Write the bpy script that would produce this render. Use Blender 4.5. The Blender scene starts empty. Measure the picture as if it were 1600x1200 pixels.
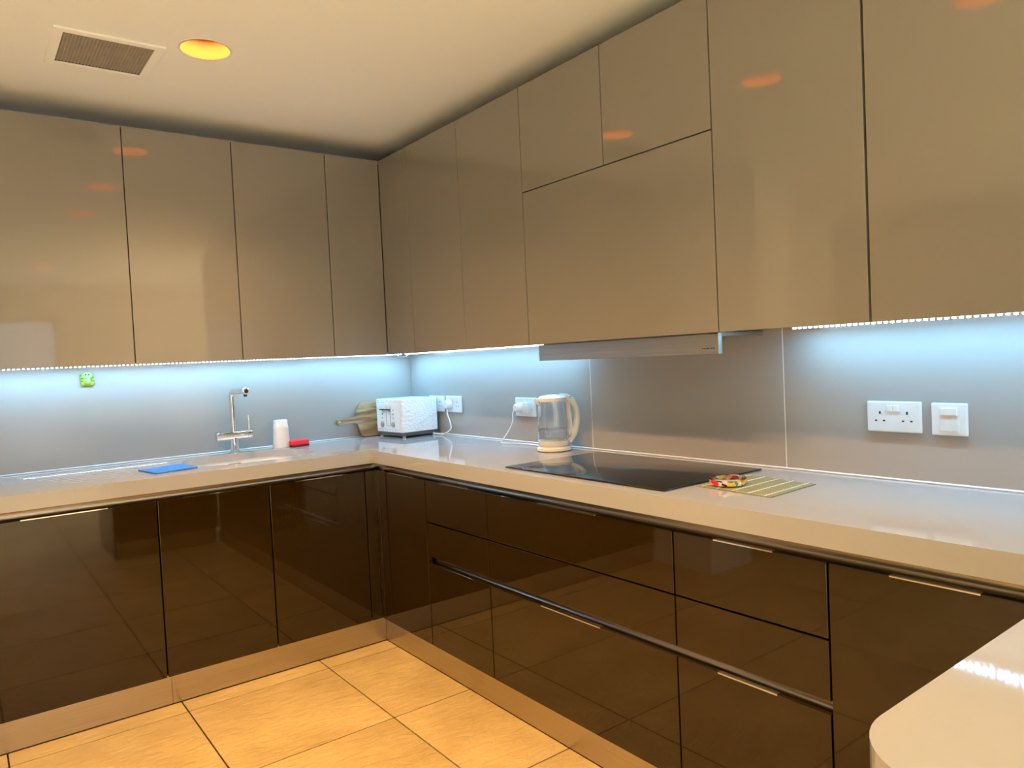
import bpy, bmesh, math, random
from mathutils import Vector, Matrix
random.seed(7)
C = bpy.context.scene.collection
sc = bpy.context.scene
PI = math.pi

# ------------------------------------------------------------------ camera
R_ = Vector((0.7954323214, -0.6042252905, -0.0468958464))
U_ = Vector((0.0588203547, -0.0000447496, 0.998268583))
F_ = Vector((0.6031812231, 0.7968135267, -0.0355051506))
cam_d = bpy.data.cameras.new('camera')
cam = bpy.data.objects.new('camera', cam_d); C.objects.link(cam)
cam.matrix_world = Matrix(((R_.x, U_.x, -F_.x, -2.0735), (R_.y, U_.y, -F_.y, -3.6899),
                           (R_.z, U_.z, -F_.z, 1.29105), (0, 0, 0, 1)))
cam_d.sensor_width = 36; cam_d.sensor_fit = 'HORIZONTAL'; cam_d.lens = 25.7738
cam_d.clip_start = 0.02; cam_d.clip_end = 60
sc.camera = cam

# ------------------------------------------------------------------ light and exposure
WARM = (1.0, 0.58, 0.25)
ROOM = (0.95, 0.96, 1.0)      # neutral fill colour for the room lamps behind, most of them added
ROOM_W = 330.0
WINDOW_E = 1.6
COOL = (0.27, 0.65, 1.0)
DOWNLIGHT_W = 17.5
LED_E = 400.0
LED_SIDE = 14.0
LAMP_GLOW = 3.0
w = bpy.data.worlds.new('world'); sc.world = w; w.use_nodes = True
bg = w.node_tree.nodes['Background']; bg.inputs[0].default_value = (0.75, 0.85, 1, 1); bg.inputs[1].default_value = 0.25
vs = sc.view_settings
vs.view_transform = 'Standard'; vs.look = 'None'; vs.gamma = 1; vs.use_curve_mapping = False; vs.exposure = 0.1
sc.cycles.use_denoising = True
sc.cycles.max_bounces = 10; sc.cycles.diffuse_bounces = 5; sc.cycles.glossy_bounces = 5
sc.cycles.transmission_bounces = 8; sc.cycles.sample_clamp_indirect = 6.0
sc.cycles.use_light_tree = True

# ------------------------------------------------------------------ materials
def mat(name, col, rough=0.5, metal=0.0, spec=0.5, emit=None, es=0, trans=0, coat=0, noise=None, bump=None, ior=1.5, sheen=0):
    m = bpy.data.materials.new(name); m.use_nodes = True
    nt = m.node_tree; b = nt.nodes['Principled BSDF']; L = nt.links
    b.inputs['Base Color'].default_value = (*col, 1); b.inputs['Roughness'].default_value = rough
    b.inputs['Metallic'].default_value = metal; b.inputs['Specular IOR Level'].default_value = spec
    b.inputs['IOR'].default_value = ior; b.inputs['Transmission Weight'].default_value = trans
    b.inputs['Coat Weight'].default_value = coat
    if emit: b.inputs['Emission Color'].default_value = (*emit, 1); b.inputs['Emission Strength'].default_value = es
    if noise or bump:
        tc = nt.nodes.new('ShaderNodeTexCoord'); mp = nt.nodes.new('ShaderNodeMapping')
        L.new(tc.outputs['Object'], mp.inputs[0])
    if noise:      # (scale vec, amount, detail)
        sv, amt, det = noise
        mp.inputs['Scale'].default_value = sv
        n = nt.nodes.new('ShaderNodeTexNoise'); n.inputs['Scale'].default_value = 1; n.inputs['Detail'].default_value = det
        L.new(mp.outputs[0], n.inputs['Vector'])
        r = nt.nodes.new('ShaderNodeValToRGB')
        r.color_ramp.elements[0].position = 0.3; r.color_ramp.elements[1].position = 0.7
        r.color_ramp.elements[0].color = (*[c * (1 - amt) for c in col], 1)
        r.color_ramp.elements[1].color = (*[min(1, c * (1 + amt)) for c in col], 1)
        L.new(n.outputs['Fac'], r.inputs[0]); L.new(r.outputs[0], b.inputs['Base Color'])
    if bump:       # (scale vec, strength, distance, detail)
        sv, st, di, det = bump
        mp2 = nt.nodes.new('ShaderNodeMapping'); mp2.inputs['Scale'].default_value = sv
        L.new(tc.outputs['Object'], mp2.inputs[0])
        n2 = nt.nodes.new('ShaderNodeTexNoise'); n2.inputs['Scale'].default_value = 1; n2.inputs['Detail'].default_value = det
        L.new(mp2.outputs[0], n2.inputs['Vector'])
        bp = nt.nodes.new('ShaderNodeBump'); bp.inputs['Strength'].default_value = st; bp.inputs['Distance'].default_value = di
        L.new(n2.outputs['Fac'], bp.inputs['Height']); L.new(bp.outputs[0], b.inputs['Normal'])
    return m

M = dict(
    ceiling=mat('ceiling_paint', (0.86, 0.91, 0.93), 0.9, bump=((120,)*3, 0.05, 0.001, 4)),
    wall=mat('wall_paint', (0.82, 0.81, 0.79), 0.85, bump=((90,)*3, 0.05, 0.001, 4)),
    wall_dark=mat('brown_wall_paint', (0.07, 0.05, 0.035), 0.7, bump=((90,)*3, 0.05, 0.001, 4)),  # dark colour stands in for the unlit open space at the left
    splash=mat('splashback', (0.39, 0.365, 0.34), 0.14, spec=0.5, bump=((14,)*3, 0.05, 0.001, 2)),
    seal=mat('sealant', (0.85, 0.85, 0.85), 0.4),
    upper=mat('gloss_taupe', (0.225, 0.215, 0.195), 0.04, spec=0.7, coat=0.0, bump=((28,)*3, 0.02, 0.001, 1)),
    base=mat('gloss_brown', (0.022, 0.0115, 0.002), 0.04, spec=0.5, bump=((22,)*3, 0.015, 0.001, 1)),
    carcass=mat('carcass_board', (0.22, 0.19, 0.16), 0.6, noise=((30, 30, 30), 0.1, 2)),
    dark_board=mat('dark_board', (0.012, 0.008, 0.005), 0.8, noise=((30, 30, 30), 0.1, 2)),  # blackened so the gaps between base fronts read as shade
    top=mat('solid_surface', (0.38, 0.385, 0.40), 0.05, spec=0.5, noise=((60, 60, 60), 0.006, 3)),
    steel=mat('brushed_aluminium', (0.55, 0.53, 0.50), 0.28, 1.0, noise=((3, 3, 400), 0.12, 3)),
    rail=mat('rail_metal', (0.32, 0.28, 0.24), 0.26, 1.0, noise=((3, 3, 400), 0.12, 3)),  # darker than the aluminium, with the recess's shade put into the colour
    toaster_base=mat('toaster_base_grey', (0.10, 0.10, 0.10), 0.35, noise=((30,) * 3, 0.1, 2)),
    plinth=mat('plinth_metal', (0.50, 0.45, 0.38), 0.30, 1.0, noise=((3, 3, 500), 0.10, 3)),
    hood=mat('hood_steel', (0.46, 0.455, 0.45), 0.36, 1.0, noise=((4, 4, 300), 0.10, 3)),
    chrome=mat('chrome', (0.80, 0.80, 0.80), 0.06, 1.0, noise=((9,) * 3, 0.03, 1)),
    dark=mat('dark_rubber', (0.02, 0.018, 0.015), 0.6, noise=((40,) * 3, 0.2, 2)),
    hob=mat('hob_glass', (0.012, 0.012, 0.013), 0.06, spec=0.5, noise=((5, 5, 5), 0.4, 5), bump=((9,) * 3, 0.02, 0.001, 3)),
    plastic=mat('white_plastic', (0.80, 0.80, 0.80), 0.3, noise=((30,) * 3, 0.02, 2)),
    cream=mat('cream_plastic', (0.78, 0.77, 0.74), 0.25, noise=((30,) * 3, 0.02, 2)),
    grey=mat('grey_plastic', (0.35, 0.36, 0.36), 0.4, noise=((30,) * 3, 0.05, 2)),
    sink=mat('sink_ceramic', (0.82, 0.80, 0.77), 0.2, noise=((12,) * 3, 0.03, 2)),
    blue=mat('blue_cloth', (0.04, 0.22, 0.72), 0.85, noise=((90,) * 3, 0.25, 3), bump=((500,) * 3, 0.4, 0.001, 2)),
    red=mat('red_sponge', (0.80, 0.03, 0.05), 0.85, noise=((200,) * 3, 0.2, 3), bump=((400,) * 3, 0.5, 0.001, 2)),
    scour=mat('dark_scourer', (0.10, 0.02, 0.03), 0.95, noise=((300,) * 3, 0.3, 3)),
    glass=mat('clear_glass', (0.97, 0.98, 0.98), 0.0, trans=1.0, ior=1.45, noise=((3,) * 3, 0.01, 1)),
    water=mat('water', (0.97, 0.99, 1.0), 0.0, trans=1.0, ior=1.33, noise=((3,) * 3, 0.01, 1)),
    green=mat('lime_rubber', (0.26, 0.36, 0.02), 0.4, noise=((120,) * 3, 0.25, 2)),
    pale_green=mat('pale_rubber', (0.36, 0.44, 0.16), 0.4, noise=((120,) * 3, 0.1, 2)),
    black=mat('black_plastic', (0.01, 0.01, 0.01), 0.3, noise=((30,) * 3, 0.2, 2)),
    bamboo=mat('bamboo', (0.27, 0.27, 0.15), 0.55, noise=((400, 14, 14), 0.3, 3)),
    cord=mat('mat_cord', (0.60, 0.58, 0.50), 0.8, noise=((300,) * 3, 0.1, 2)),
    curtain=mat('curtain_cloth', (0.75, 0.75, 0.72), 0.9, noise=((60,) * 3, 0.05, 2), trans=0.0),
    frame=mat('window_frame', (0.7, 0.7, 0.68), 0.4, noise=((20,) * 3, 0.03, 2)),
    pane=mat('window_daylight', (0.5, 0.55, 0.6), 0.05, emit=(0.75, 0.85, 1.0), es=WINDOW_E, noise=((2,) * 3, 0.03, 1)),
    lamp=mat('lamp_glow', (0.9, 0.8, 0.6), 0.4, emit=(1.0, 0.60, 0.20), es=LAMP_GLOW, noise=((20,) * 3, 0.02, 1)),
    diode=mat('led_diode', (0.9, 0.95, 1.0), 0.4, emit=COOL, es=LED_E, noise=((20,) * 3, 0.02, 1)),
    diode_side=mat('led_diode_side', (0.9, 0.95, 1.0), 0.4, emit=(0.55, 0.85, 1.0), es=LED_SIDE, noise=((20,) * 3, 0.02, 1)),
    reflector=mat('gold_reflector', (0.072, 0.0245, 0.0085), 0.6, spec=0.0, noise=((20,) * 3, 0.05, 1)),
    tape=mat('led_tape', (0.8, 0.8, 0.8), 0.5, noise=((20,) * 3, 0.03, 1)),
    vent=mat('vent_metal', (0.36, 0.33, 0.29), 0.5, noise=((20,) * 3, 0.08, 2)),
    vent_dark=mat('vent_duct', (0.05, 0.045, 0.04), 0.9, noise=((20,) * 3, 0.1, 2)),
    grout=mat('grout', (0.03, 0.02, 0.012), 0.9, noise=((200,) * 3, 0.2, 3)),
)

def tile_mat():
    m = bpy.data.materials.new('stone_tile'); m.use_nodes = True
    nt = m.node_tree; L = nt.links; b = nt.nodes['Principled BSDF']
    tc = nt.nodes.new('ShaderNodeTexCoord'); oi = nt.nodes.new('ShaderNodeObjectInfo')
    va = nt.nodes.new('ShaderNodeVectorMath'); va.operation = 'ADD'
    ml = nt.nodes.new('ShaderNodeMath'); ml.operation = 'MULTIPLY'; ml.inputs[1].default_value = 37
    L.new(oi.outputs['Random'], ml.inputs[0]); L.new(tc.outputs['Object'], va.inputs[0]); L.new(ml.outputs[0], va.inputs[1])
    n = nt.nodes.new('ShaderNodeTexNoise'); n.inputs['Scale'].default_value = 3.5; n.inputs['Detail'].default_value = 8; n.inputs['Roughness'].default_value = 0.6
    L.new(va.outputs[0], n.inputs['Vector'])
    r = nt.nodes.new('ShaderNodeValToRGB')
    r.color_ramp.elements[0].position = 0.35; r.color_ramp.elements[0].color = (0.50, 0.35, 0.145, 1)
    r.color_ramp.elements[1].position = 0.68; r.color_ramp.elements[1].color = (0.67, 0.49, 0.215, 1)
    L.new(n.outputs['Fac'], r.inputs[0]); L.new(r.outputs[0], b.inputs['Base Color'])
    mp = nt.nodes.new('ShaderNodeMapping'); mp.inputs['Scale'].default_value = (14, 32, 14); mp.inputs['Rotation'].default_value = (0, 0, 0.5)
    L.new(va.outputs[0], mp.inputs[0])
    n2 = nt.nodes.new('ShaderNodeTexNoise'); n2.inputs['Scale'].default_value = 1.0; n2.inputs['Detail'].default_value = 9; n2.inputs['Distortion'].default_value = 0.6
    L.new(mp.outputs[0], n2.inputs['Vector'])
    bp = nt.nodes.new('ShaderNodeBump'); bp.inputs['Strength'].default_value = 0.9; bp.inputs['Distance'].default_value = 0.010
    L.new(n2.outputs['Fac'], bp.inputs['Height']); L.new(bp.outputs[0], b.inputs['Normal'])
    b.inputs['Roughness'].default_value = 0.42
    return m
M['tile'] = tile_mat()

def wood_mat():
    m = bpy.data.materials.new('board_wood'); m.use_nodes = True
    nt = m.node_tree; L = nt.links; b = nt.nodes['Principled BSDF']
    tc = nt.nodes.new('ShaderNodeTexCoord'); mp = nt.nodes.new('ShaderNodeMapping'); mp.inputs['Scale'].default_value = (1.6, 1, 14)
    L.new(tc.outputs['Object'], mp.inputs[0])
    n = nt.nodes.new('ShaderNodeTexNoise'); n.inputs['Scale'].default_value = 2.2; n.inputs['Detail'].default_value = 6; n.inputs['Distortion'].default_value = 0.8
    L.new(mp.outputs[0], n.inputs['Vector'])
    r = nt.nodes.new('ShaderNodeValToRGB'); e = r.color_ramp.elements
    e[0].position = 0.35; e[0].color = (0.20, 0.105, 0.045, 1); e[1].position = 0.62; e[1].color = (0.52, 0.36, 0.19, 1)
    k = e.new(0.5); k.color = (0.40, 0.25, 0.12, 1)
    L.new(n.outputs['Fac'], r.inputs[0]); L.new(r.outputs[0], b.inputs['Base Color']); b.inputs['Roughness'].default_value = 0.5
    return m
M['wood'] = wood_mat()

def dimple_mat():      # white enamel with a hammered surface
    m = mat('hammered_enamel', (0.80, 0.82, 0.84), 0.22)
    nt = m.node_tree; L = nt.links; b = nt.nodes['Principled BSDF']
    tc = nt.nodes.new('ShaderNodeTexCoord'); v = nt.nodes.new('ShaderNodeTexVoronoi'); v.inputs['Scale'].default_value = 75
    L.new(tc.outputs['Object'], v.inputs['Vector'])
    bp = nt.nodes.new('ShaderNodeBump'); bp.inputs['Strength'].default_value = 0.9; bp.inputs['Distance'].default_value = 0.004
    L.new(v.outputs['Distance'], bp.inputs['Height']); L.new(bp.outputs[0], b.inputs['Normal'])
    return m
M['dimple'] = dimple_mat()

def print_mat():       # fruit-coloured print on the dish's side
    m = mat('fruit_print', (0.8, 0.2, 0.2), 0.15)
    nt = m.node_tree; L = nt.links; b = nt.nodes['Principled BSDF']
    tc = nt.nodes.new('ShaderNodeTexCoord'); v = nt.nodes.new('ShaderNodeTexVoronoi'); v.inputs['Scale'].default_value = 95
    L.new(tc.outputs['Object'], v.inputs['Vector'])
    sp = nt.nodes.new('ShaderNodeSeparateColor'); L.new(v.outputs['Color'], sp.inputs[0])
    r = nt.nodes.new('ShaderNodeValToRGB'); r.color_ramp.interpolation = 'CONSTANT'; e = r.color_ramp.elements
    e[0].color = (0.65, 0.02, 0.06, 1); e[1].position = 0.93; e[1].color = (0.10, 0.30, 0.12, 1)
    for p_, c in ((0.25, (0.85, 0.60, 0.05)), (0.42, (0.85, 0.30, 0.06)), (0.58, (0.02, 0.02, 0.02)), (0.7, (0.80, 0.78, 0.80))):
        k = e.new(p_); k.color = (*c, 1)
    L.new(sp.outputs[0], r.inputs[0]); L.new(r.outputs[0], b.inputs['Base Color'])
    return m
M['print'] = print_mat()

# ------------------------------------------------------------------ helpers
def link_mesh(name, bm, m, parent=None, smooth=False):
    bmesh.ops.recalc_face_normals(bm, faces=bm.faces[:])
    me = bpy.data.meshes.new(name); bm.to_mesh(me); bm.free()
    o = bpy.data.objects.new(name, me); C.objects.link(o)
    for mm in (m if isinstance(m, (list, tuple)) else [m]): me.materials.append(mm)
    if smooth:
        for p in me.polygons: p.use_smooth = True
        try: me.set_sharp_from_angle(angle=math.radians(40))
        except Exception: pass
    if parent:
        o.parent = parent
        o.matrix_parent_inverse = Matrix.Identity(4)
    return o

def empty(name, loc, rz=0):
    o = bpy.data.objects.new(name, None); C.objects.link(o); o.location = loc; o.rotation_euler = (0, 0, rz)
    o.empty_display_size = 0.05
    return o

def tag(o, label, cat, group=None, kind=None):
    if label: o['label'] = label
    if cat: o['category'] = cat
    if group: o['group'] = group
    if kind: o['kind'] = kind
    return o

def bx(bm, a, b, bev=0.0, seg=2):
    """axis-aligned box from corner a to corner b, added to bm"""
    lo = [min(a[i], b[i]) for i in range(3)]; hi = [max(a[i], b[i]) for i in range(3)]
    r = bmesh.ops.create_cube(bm, size=1)
    vs_ = r['verts']
    for v in vs_:
        for i in range(3): v.co[i] = lo[i] if v.co[i] < 0 else hi[i]
    if bev:
        es = list({e for v in vs_ for e in v.link_edges})
        bmesh.ops.bevel(bm, geom=es, offset=bev, segments=seg, affect='EDGES', profile=0.5)
    return bm

def box(name, a, b, m, parent=None, bev=0.0, seg=2, off=(0, 0, 0)):
    """box given in world coordinates; off = the location of the parent"""
    o3 = Vector(off)
    bm = bmesh.new(); bx(bm, Vector(a) - o3, Vector(b) - o3, bev, seg)
    return link_mesh(name, bm, m, parent)

def lathe(bm, prof, seg=40, c=(0, 0), caps=True):
    rings = []
    for r, z in prof:
        if r < 1e-6: rings.append([bm.verts.new((c[0], c[1], z))])
        else: rings.append([bm.verts.new((c[0] + r * math.cos(2 * PI * k / seg), c[1] + r * math.sin(2 * PI * k / seg), z)) for k in range(seg)])
    for A, B in zip(rings, rings[1:]):
        for k in range(seg):
            k2 = (k + 1) % seg
            if len(A) == 1 and len(B) == 1: continue
            if len(A) == 1: bm.faces.new((A[0], B[k], B[k2]))
            elif len(B) == 1: bm.faces.new((A[k], A[k2], B[0]))
            else: bm.faces.new((A[k], A[k2], B[k2], B[k]))
    return bm

def tube(bm, pts, r, seg=10, ry=None, up=(0, 0, 1)):
    """swept tube; r number or list; ry = second radius along the 'side' direction"""
    pts = [Vector(p) for p in pts]; n = len(pts); up = Vector(up)
    rs = r if isinstance(r, (list, tuple)) else [r] * n
    rings = []
    for i, p in enumerate(pts):
        t = (pts[min(i + 1, n - 1)] - pts[max(i - 1, 0)]).normalized()
        s = t.cross(up)
        if s.length < 1e-3: s = t.cross(Vector((1, 0, 0)))
        s.normalize(); u = s.cross(t).normalized()
        sr = ry if ry else rs[i]
        rings.append([bm.verts.new(p + s * sr * math.cos(2 * PI * k / seg) + u * rs[i] * math.sin(2 * PI * k / seg)) for k in range(seg)])
    for A, B in zip(rings, rings[1:]):
        for k in range(seg): bm.faces.new((A[k], A[(k + 1) % seg], B[(k + 1) % seg], B[k]))
    bm.faces.new(rings[0][::-1]); bm.faces.new(rings[-1])
    return bm

def smooth_path(pts, n=8):
    """Catmull-Rom through pts"""
    P = [Vector(p) for p in pts]; P = [P[0] * 2 - P[1]] + P + [P[-1] * 2 - P[-2]]
    out = []
    for i in range(1, len(P) - 2):
        for k in range(n):
            t = k / n; a, b, c, d = P[i - 1:i + 3]
            out.append(0.5 * ((2 * b) + (c - a) * t + (2 * a - 5 * b + 4 * c - d) * t * t + (3 * b - a - 3 * c + d) * t ** 3))
    out.append(P[-2]); return out

def prism(bm, poly, z0, z1):
    """closed 2D polygon (x, y) extruded in z"""
    A = [bm.verts.new((x, y, z0)) for x, y in poly]; B = [bm.verts.new((x, y, z1)) for x, y in poly]
    n = len(poly)
    for k in range(n): bm.faces.new((A[k], A[(k + 1) % n], B[(k + 1) % n], B[k]))
    bm.faces.new(A[::-1]); bm.faces.new(B)
    return bm

def filled(name, outlines, z0, z1, m, parent=None, bev=0.0):
    """flat slab with holes: first outline is the outer edge"""
    cu = bpy.data.curves.new(name, 'CURVE'); cu.dimensions = '2D'; cu.fill_mode = 'BOTH'
    cu.extrude = (z1 - z0) / 2 - bev; cu.bevel_depth = bev; cu.bevel_resolution = 2; cu.offset = -bev
    for ol in outlines:
        s = cu.splines.new('POLY'); s.points.add(len(ol) - 1); s.use_cyclic_u = True
        for p, (x, y) in zip(s.points, ol): p.co = (x, y, 0, 1)
    ob = bpy.data.objects.new(name + '_curve', cu); C.objects.link(ob)
    dg = bpy.context.evaluated_depsgraph_get()
    me = bpy.data.meshes.new_from_object(ob.evaluated_get(dg))
    bpy.data.objects.remove(ob); bpy.data.curves.remove(cu)
    me.name = name
    for v in me.vertices: v.co.z += (z0 + z1) / 2
    bm = bmesh.new(); bm.from_mesh(me); bmesh.ops.remove_doubles(bm, verts=bm.verts, dist=1e-5)
    bpy.data.meshes.remove(me)
    return link_mesh(name, bm, m, parent, smooth=bev > 0)

def boolean_cut(o, cutter_bm):
    bmesh.ops.recalc_face_normals(cutter_bm, faces=cutter_bm.faces[:])
    me = bpy.data.meshes.new('cut'); cutter_bm.to_mesh(me); cutter_bm.free()
    c = bpy.data.objects.new('cut', me); C.objects.link(c)
    md = o.modifiers.new('b', 'BOOLEAN'); md.operation = 'DIFFERENCE'; md.object = c; md.solver = 'EXACT'
    dg = bpy.context.evaluated_depsgraph_get(); dg.update()
    new = bpy.data.meshes.new_from_object(o.evaluated_get(dg))
    o.modifiers.clear(); old = o.data; new.name = old.name; o.data = new
    bpy.data.objects.remove(c)
    return o

def circle(cx, cy, r, n=40): return [(cx + r * math.cos(2 * PI * k / n), cy + r * math.sin(2 * PI * k / n)) for k in range(n)]

# ------------------------------------------------------------------ dimensions
DU = 0.2964; ZT = 2.324; ZB = 1.338; ZC = 2.418; ZS = 1.9233
BA = 0.6256; BB = 0.5657
DA = 0.6534; DB = 0.5845
ZTOP = 0.90; ZTU = 0.844
ZD = 0.8064; ZP = 0.1183
Z1 = 0.6326; Z2 = 0.4924; Z3 = 0.4634
XL, XR, YB = -5.2, 3.2, -7.2

# ------------------------------------------------------------------ room shell
fl = box('floor', (XL, YB, -0.12), (XR, 0.0, -0.006), M['grout']); tag(fl, None, None, kind='structure')
px, py = 0.567, 0.585
ix0 = math.floor((XL + 0.873) / px) + 1
tile_mesh = {}
def tile(x0, x1, y0, y1):
    k = (round(x1 - x0, 3), round(y1 - y0, 3))
    g = 0.0028
    if k not in tile_mesh:
        bm = bmesh.new(); bx(bm, (g, g, -0.006), (k[0] - g, k[1] - g, 0.0))
        bmesh.ops.recalc_face_normals(bm, faces=bm.faces[:])
        me = bpy.data.meshes.new('tile'); bm.to_mesh(me); bm.free(); me.materials.append(M['tile']); tile_mesh[k] = me
    o = bpy.data.objects.new('tile', tile_mesh[k]); C.objects.link(o); o.location = (x0, y0, 0); o.parent = fl
xs = sorted({max(XL, min(XR, -0.873 + px * i)) for i in range(-9, 9)})
ys = sorted({max(YB, min(0.0, -0.712 - py * i)) for i in range(-2, 13)})
for x0, x1 in zip(xs, xs[1:]):
    for y0, y1 in zip(ys, ys[1:]):
        if x1 - x0 > 0.02 and y1 - y0 > 0.02:
            if x0 > -0.55 and y0 > -4: continue            # under the right-hand units
            tile(x0, x1, y0, y1)

lights_xy = [(-1.311, -0.998), (-1.315, -1.85), (-1.32, -2.69), (-1.3, -5.6), (-3.9, -4.5), (1.2, -5.6), (-3.6, -6.3)]  # the last three are added out of view as fill light
VX0, VX1, VY0, VY1 = -1.733, -1.457, -0.924, -0.649
ce = filled('ceiling', [[(XL, YB), (XR, YB), (XR, 0), (XL, 0)]] + [circle(x, y, 0.083, 36) for x, y in lights_xy]
            + [[(VX0, VY0), (VX1, VY0), (VX1, VY1), (VX0, VY1)]], ZC, ZC + 0.02, M['ceiling'])
tag(ce, None, None, kind='structure')
cs = box('trim_1', (XL, YB, ZC + 0.20), (XR, 0.0, ZC + 0.24), M['wall']); tag(cs, None, None, kind='structure')

def structure(name, a, b, m): return tag(box(name, a, b, m), None, None, kind='structure')
wb = structure('wall_back', (XL, 0.006, -0.12), (0.156, 0.15, ZC + 0.24), M['wall'])
wr = structure('wall_right', (0.006, -4.25, -0.12), (0.156, 0.006, ZC + 0.24), M['wall'])
structure('wall_side', (0.156, -4.25, -0.12), (XR, -4.10, ZC + 0.24), M['wall'])
structure('wall_left', (XL - 0.15, YB, -0.12), (XL, 0.15, ZC + 0.24), M['wall_dark'])
structure('wall_pier', (-2.80, -1.05, 0.0), (-2.425, 0.006, ZC), M['wall'])
structure('wall_far', (XR, YB, -0.12), (XR + 0.15, -4.10, ZC + 0.24), M['wall'])
# front wall (behind the camera) with two windows
wins = [(-4.2, -1.05, 0.15, 2.02), (1.2, 2.1, 0.15, 2.02)]
bm = bmesh.new()
zz = ZC + 0.24
for a, b, c, d in [(XL, wins[0][0], -0.12, zz), (wins[0][1], wins[1][0], -0.12, zz), (wins[1][1], XR, -0.12, zz)]:
    bx(bm, (a, YB - 0.15, c), (b, YB, d))
for x0, x1, z0, z1 in wins:
    bx(bm, (x0, YB - 0.15, -0.12), (x1, YB, z0)); bx(bm, (x0, YB - 0.15, z1), (x1, YB, zz))
wf = link_mesh('wall_front', bm, M['wall']); tag(wf, None, None, kind='structure')
for i, (x0, x1, z0, z1) in enumerate(wins):
    r = empty('window_%d' % (i + 1), ((x0 + x1) / 2, YB - 0.08, z0)); tag(r, None, None, kind='structure')
    off = r.location
    bm = bmesh.new(); t = 0.05
    nb = 3 if i == 0 else 1
    for k in range(nb + 1):
        xx = x0 + (x1 - x0 - t) * k / nb
        bx(bm, Vector((xx, YB - 0.11, z0)) - off, Vector((xx + t, YB - 0.05, z1)) - off)
    bx(bm, Vector((x0, YB - 0.11, z0)) - off, Vector((x1, YB - 0.05, z0 + t)) - off)
    bx(bm, Vector((x0, YB - 0.11, z1 - t)) - off, Vector((x1, YB - 0.05, z1)) - off)
    link_mesh('window_frame', bm, M['frame'], r)
    box('window_pane', (x0 + 0.01, YB - 0.085, z0 + 0.01), (x1 - 0.01, YB - 0.08, z1 - 0.01), M['pane'], r, off=off)

def curtain(x0, x1, z1, label):
    bm = bmesh.new(); n = int((x1 - x0) / 0.012); A = []; B = []
    for k in range(n + 1):
        x = x0 + (x1 - x0) * k / n
        y = YB + 0.10 + 0.035 * math.sin(x * 2 * PI / 0.13 + 0.6 * math.sin(x * 7)) + 0.008 * math.sin(x * 60)
        A.append(bm.verts.new((x, y, 0.02))); B.append(bm.verts.new((x, y, z1)))
    for k in range(n): bm.faces.new((A[k], A[k + 1], B[k + 1], B[k]))
    bmesh.ops.solidify(bm, geom=bm.faces[:], thickness=0.003)
    o = link_mesh('curtain', bm, M['curtain'], smooth=True)
    tag(o, label, 'curtain', 'curtains over the windows behind the viewer'); return o
curtain(-2.6, -1.9, 2.05, 'pale pleated curtain over the middle of the wide far window')
curtain(-4.3, -3.6, 2.05, 'pale pleated curtain at the outer end of the wide far window')
curtain(1.05, 1.55, 2.05, 'pale pleated curtain at the narrow far window')

# splashback panels: pieces of the two walls
def panel(parent, a, b): return box('splashback_panel', a, b, M['splash'], parent, 0.0008, 1)
panel(wb, (-2.42, 0.0, 0.895), (0.0, 0.006, 1.42))
for y0, y1 in [(-1.4822, 0.0), (-2.3665, -1.4852), (-3.9, -2.3695)]:
    panel(wr, (0.0, y0, 0.895), (0.006, y1, 1.42))
for y in (-1.4837, -2.368): box('joint_sealant', (0.0008, y - 0.0016, 0.895), (0.006, y + 0.0016, 1.42), M['seal'], wr)
tag(box('trim_2', (-2.42, -0.006, ZTOP), (-0.001, -0.0003, ZTOP + 0.006), M['seal'], None, 0.002, 1), None, None, kind='structure')
tag(box('trim_3', (-0.006, -3.9, ZTOP), (-0.0003, -0.007, ZTOP + 0.006), M['seal'], None, 0.002, 1), None, None, kind='structure')

# ------------------------------------------------------------------ downlights (each with its lamp) and vent
def downlight(x, y, label, power, colour):
    r = empty('ceiling_downlight', (x, y, ZC)); tag(r, label, 'ceiling light', 'recessed downlights')
    bm = bmesh.new()
    lathe(bm, [(0.0832, 0.001), (0.0836, -0.0001), (0.0865, -0.0016), (0.0890, -0.0014), (0.0895, 0.0), (0.0832, 0.001)], 48)
    link_mesh('trim_ring', bm, M['plastic'], r, True)
    bm = bmesh.new(); lathe(bm, [(0.0818, -0.001), (0.078, 0.02), (0.066, 0.07), (0.060, 0.085), (0.0625, 0.085), (0.070, 0.07), (0.0815, 0.015), (0.0818, -0.001)], 48)
    link_mesh('reflector', bm, M['reflector'], r, True)
    bm = bmesh.new(); lathe(bm, [(0, 0.075), (0.03, 0.074), (0.05, 0.078), (0.058, 0.084), (0, 0.084)], 32)
    link_mesh('lamp_glass', bm, M['lamp'], r, True)
    ld = bpy.data.lights.new('lamp_light', 'AREA'); ld.shape = 'DISK'; ld.size = 0.09; ld.energy = power; ld.color = colour; ld.spread = math.radians(132)
    lo = bpy.data.objects.new('lamp_light', ld); C.objects.link(lo); lo.location = (0, 0, 0.073); lo.parent = r
dl_labels = ['glowing round recessed downlight beside the square ceiling vent'] + \
    ['round recessed downlight in the kitchen row, nearer the viewer'] * 2 + ['round recessed downlight in the rest of the room'] * 4
dl_labels[3] = 'round recessed downlight near the windows, in line with the kitchen row'
dl_labels[1] = 'second round recessed downlight of the kitchen row, counted from the vent'
dl_labels[2] = 'third round recessed downlight of the kitchen row, counted from the vent'
for i, ((x, y), lb) in enumerate(zip(lights_xy, dl_labels)):
    downlight(x, y, lb, DOWNLIGHT_W if i < 3 else ROOM_W * (0.12, 1.05, 1.05, 0.25)[i - 3], WARM if i < 3 else ROOM)

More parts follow.
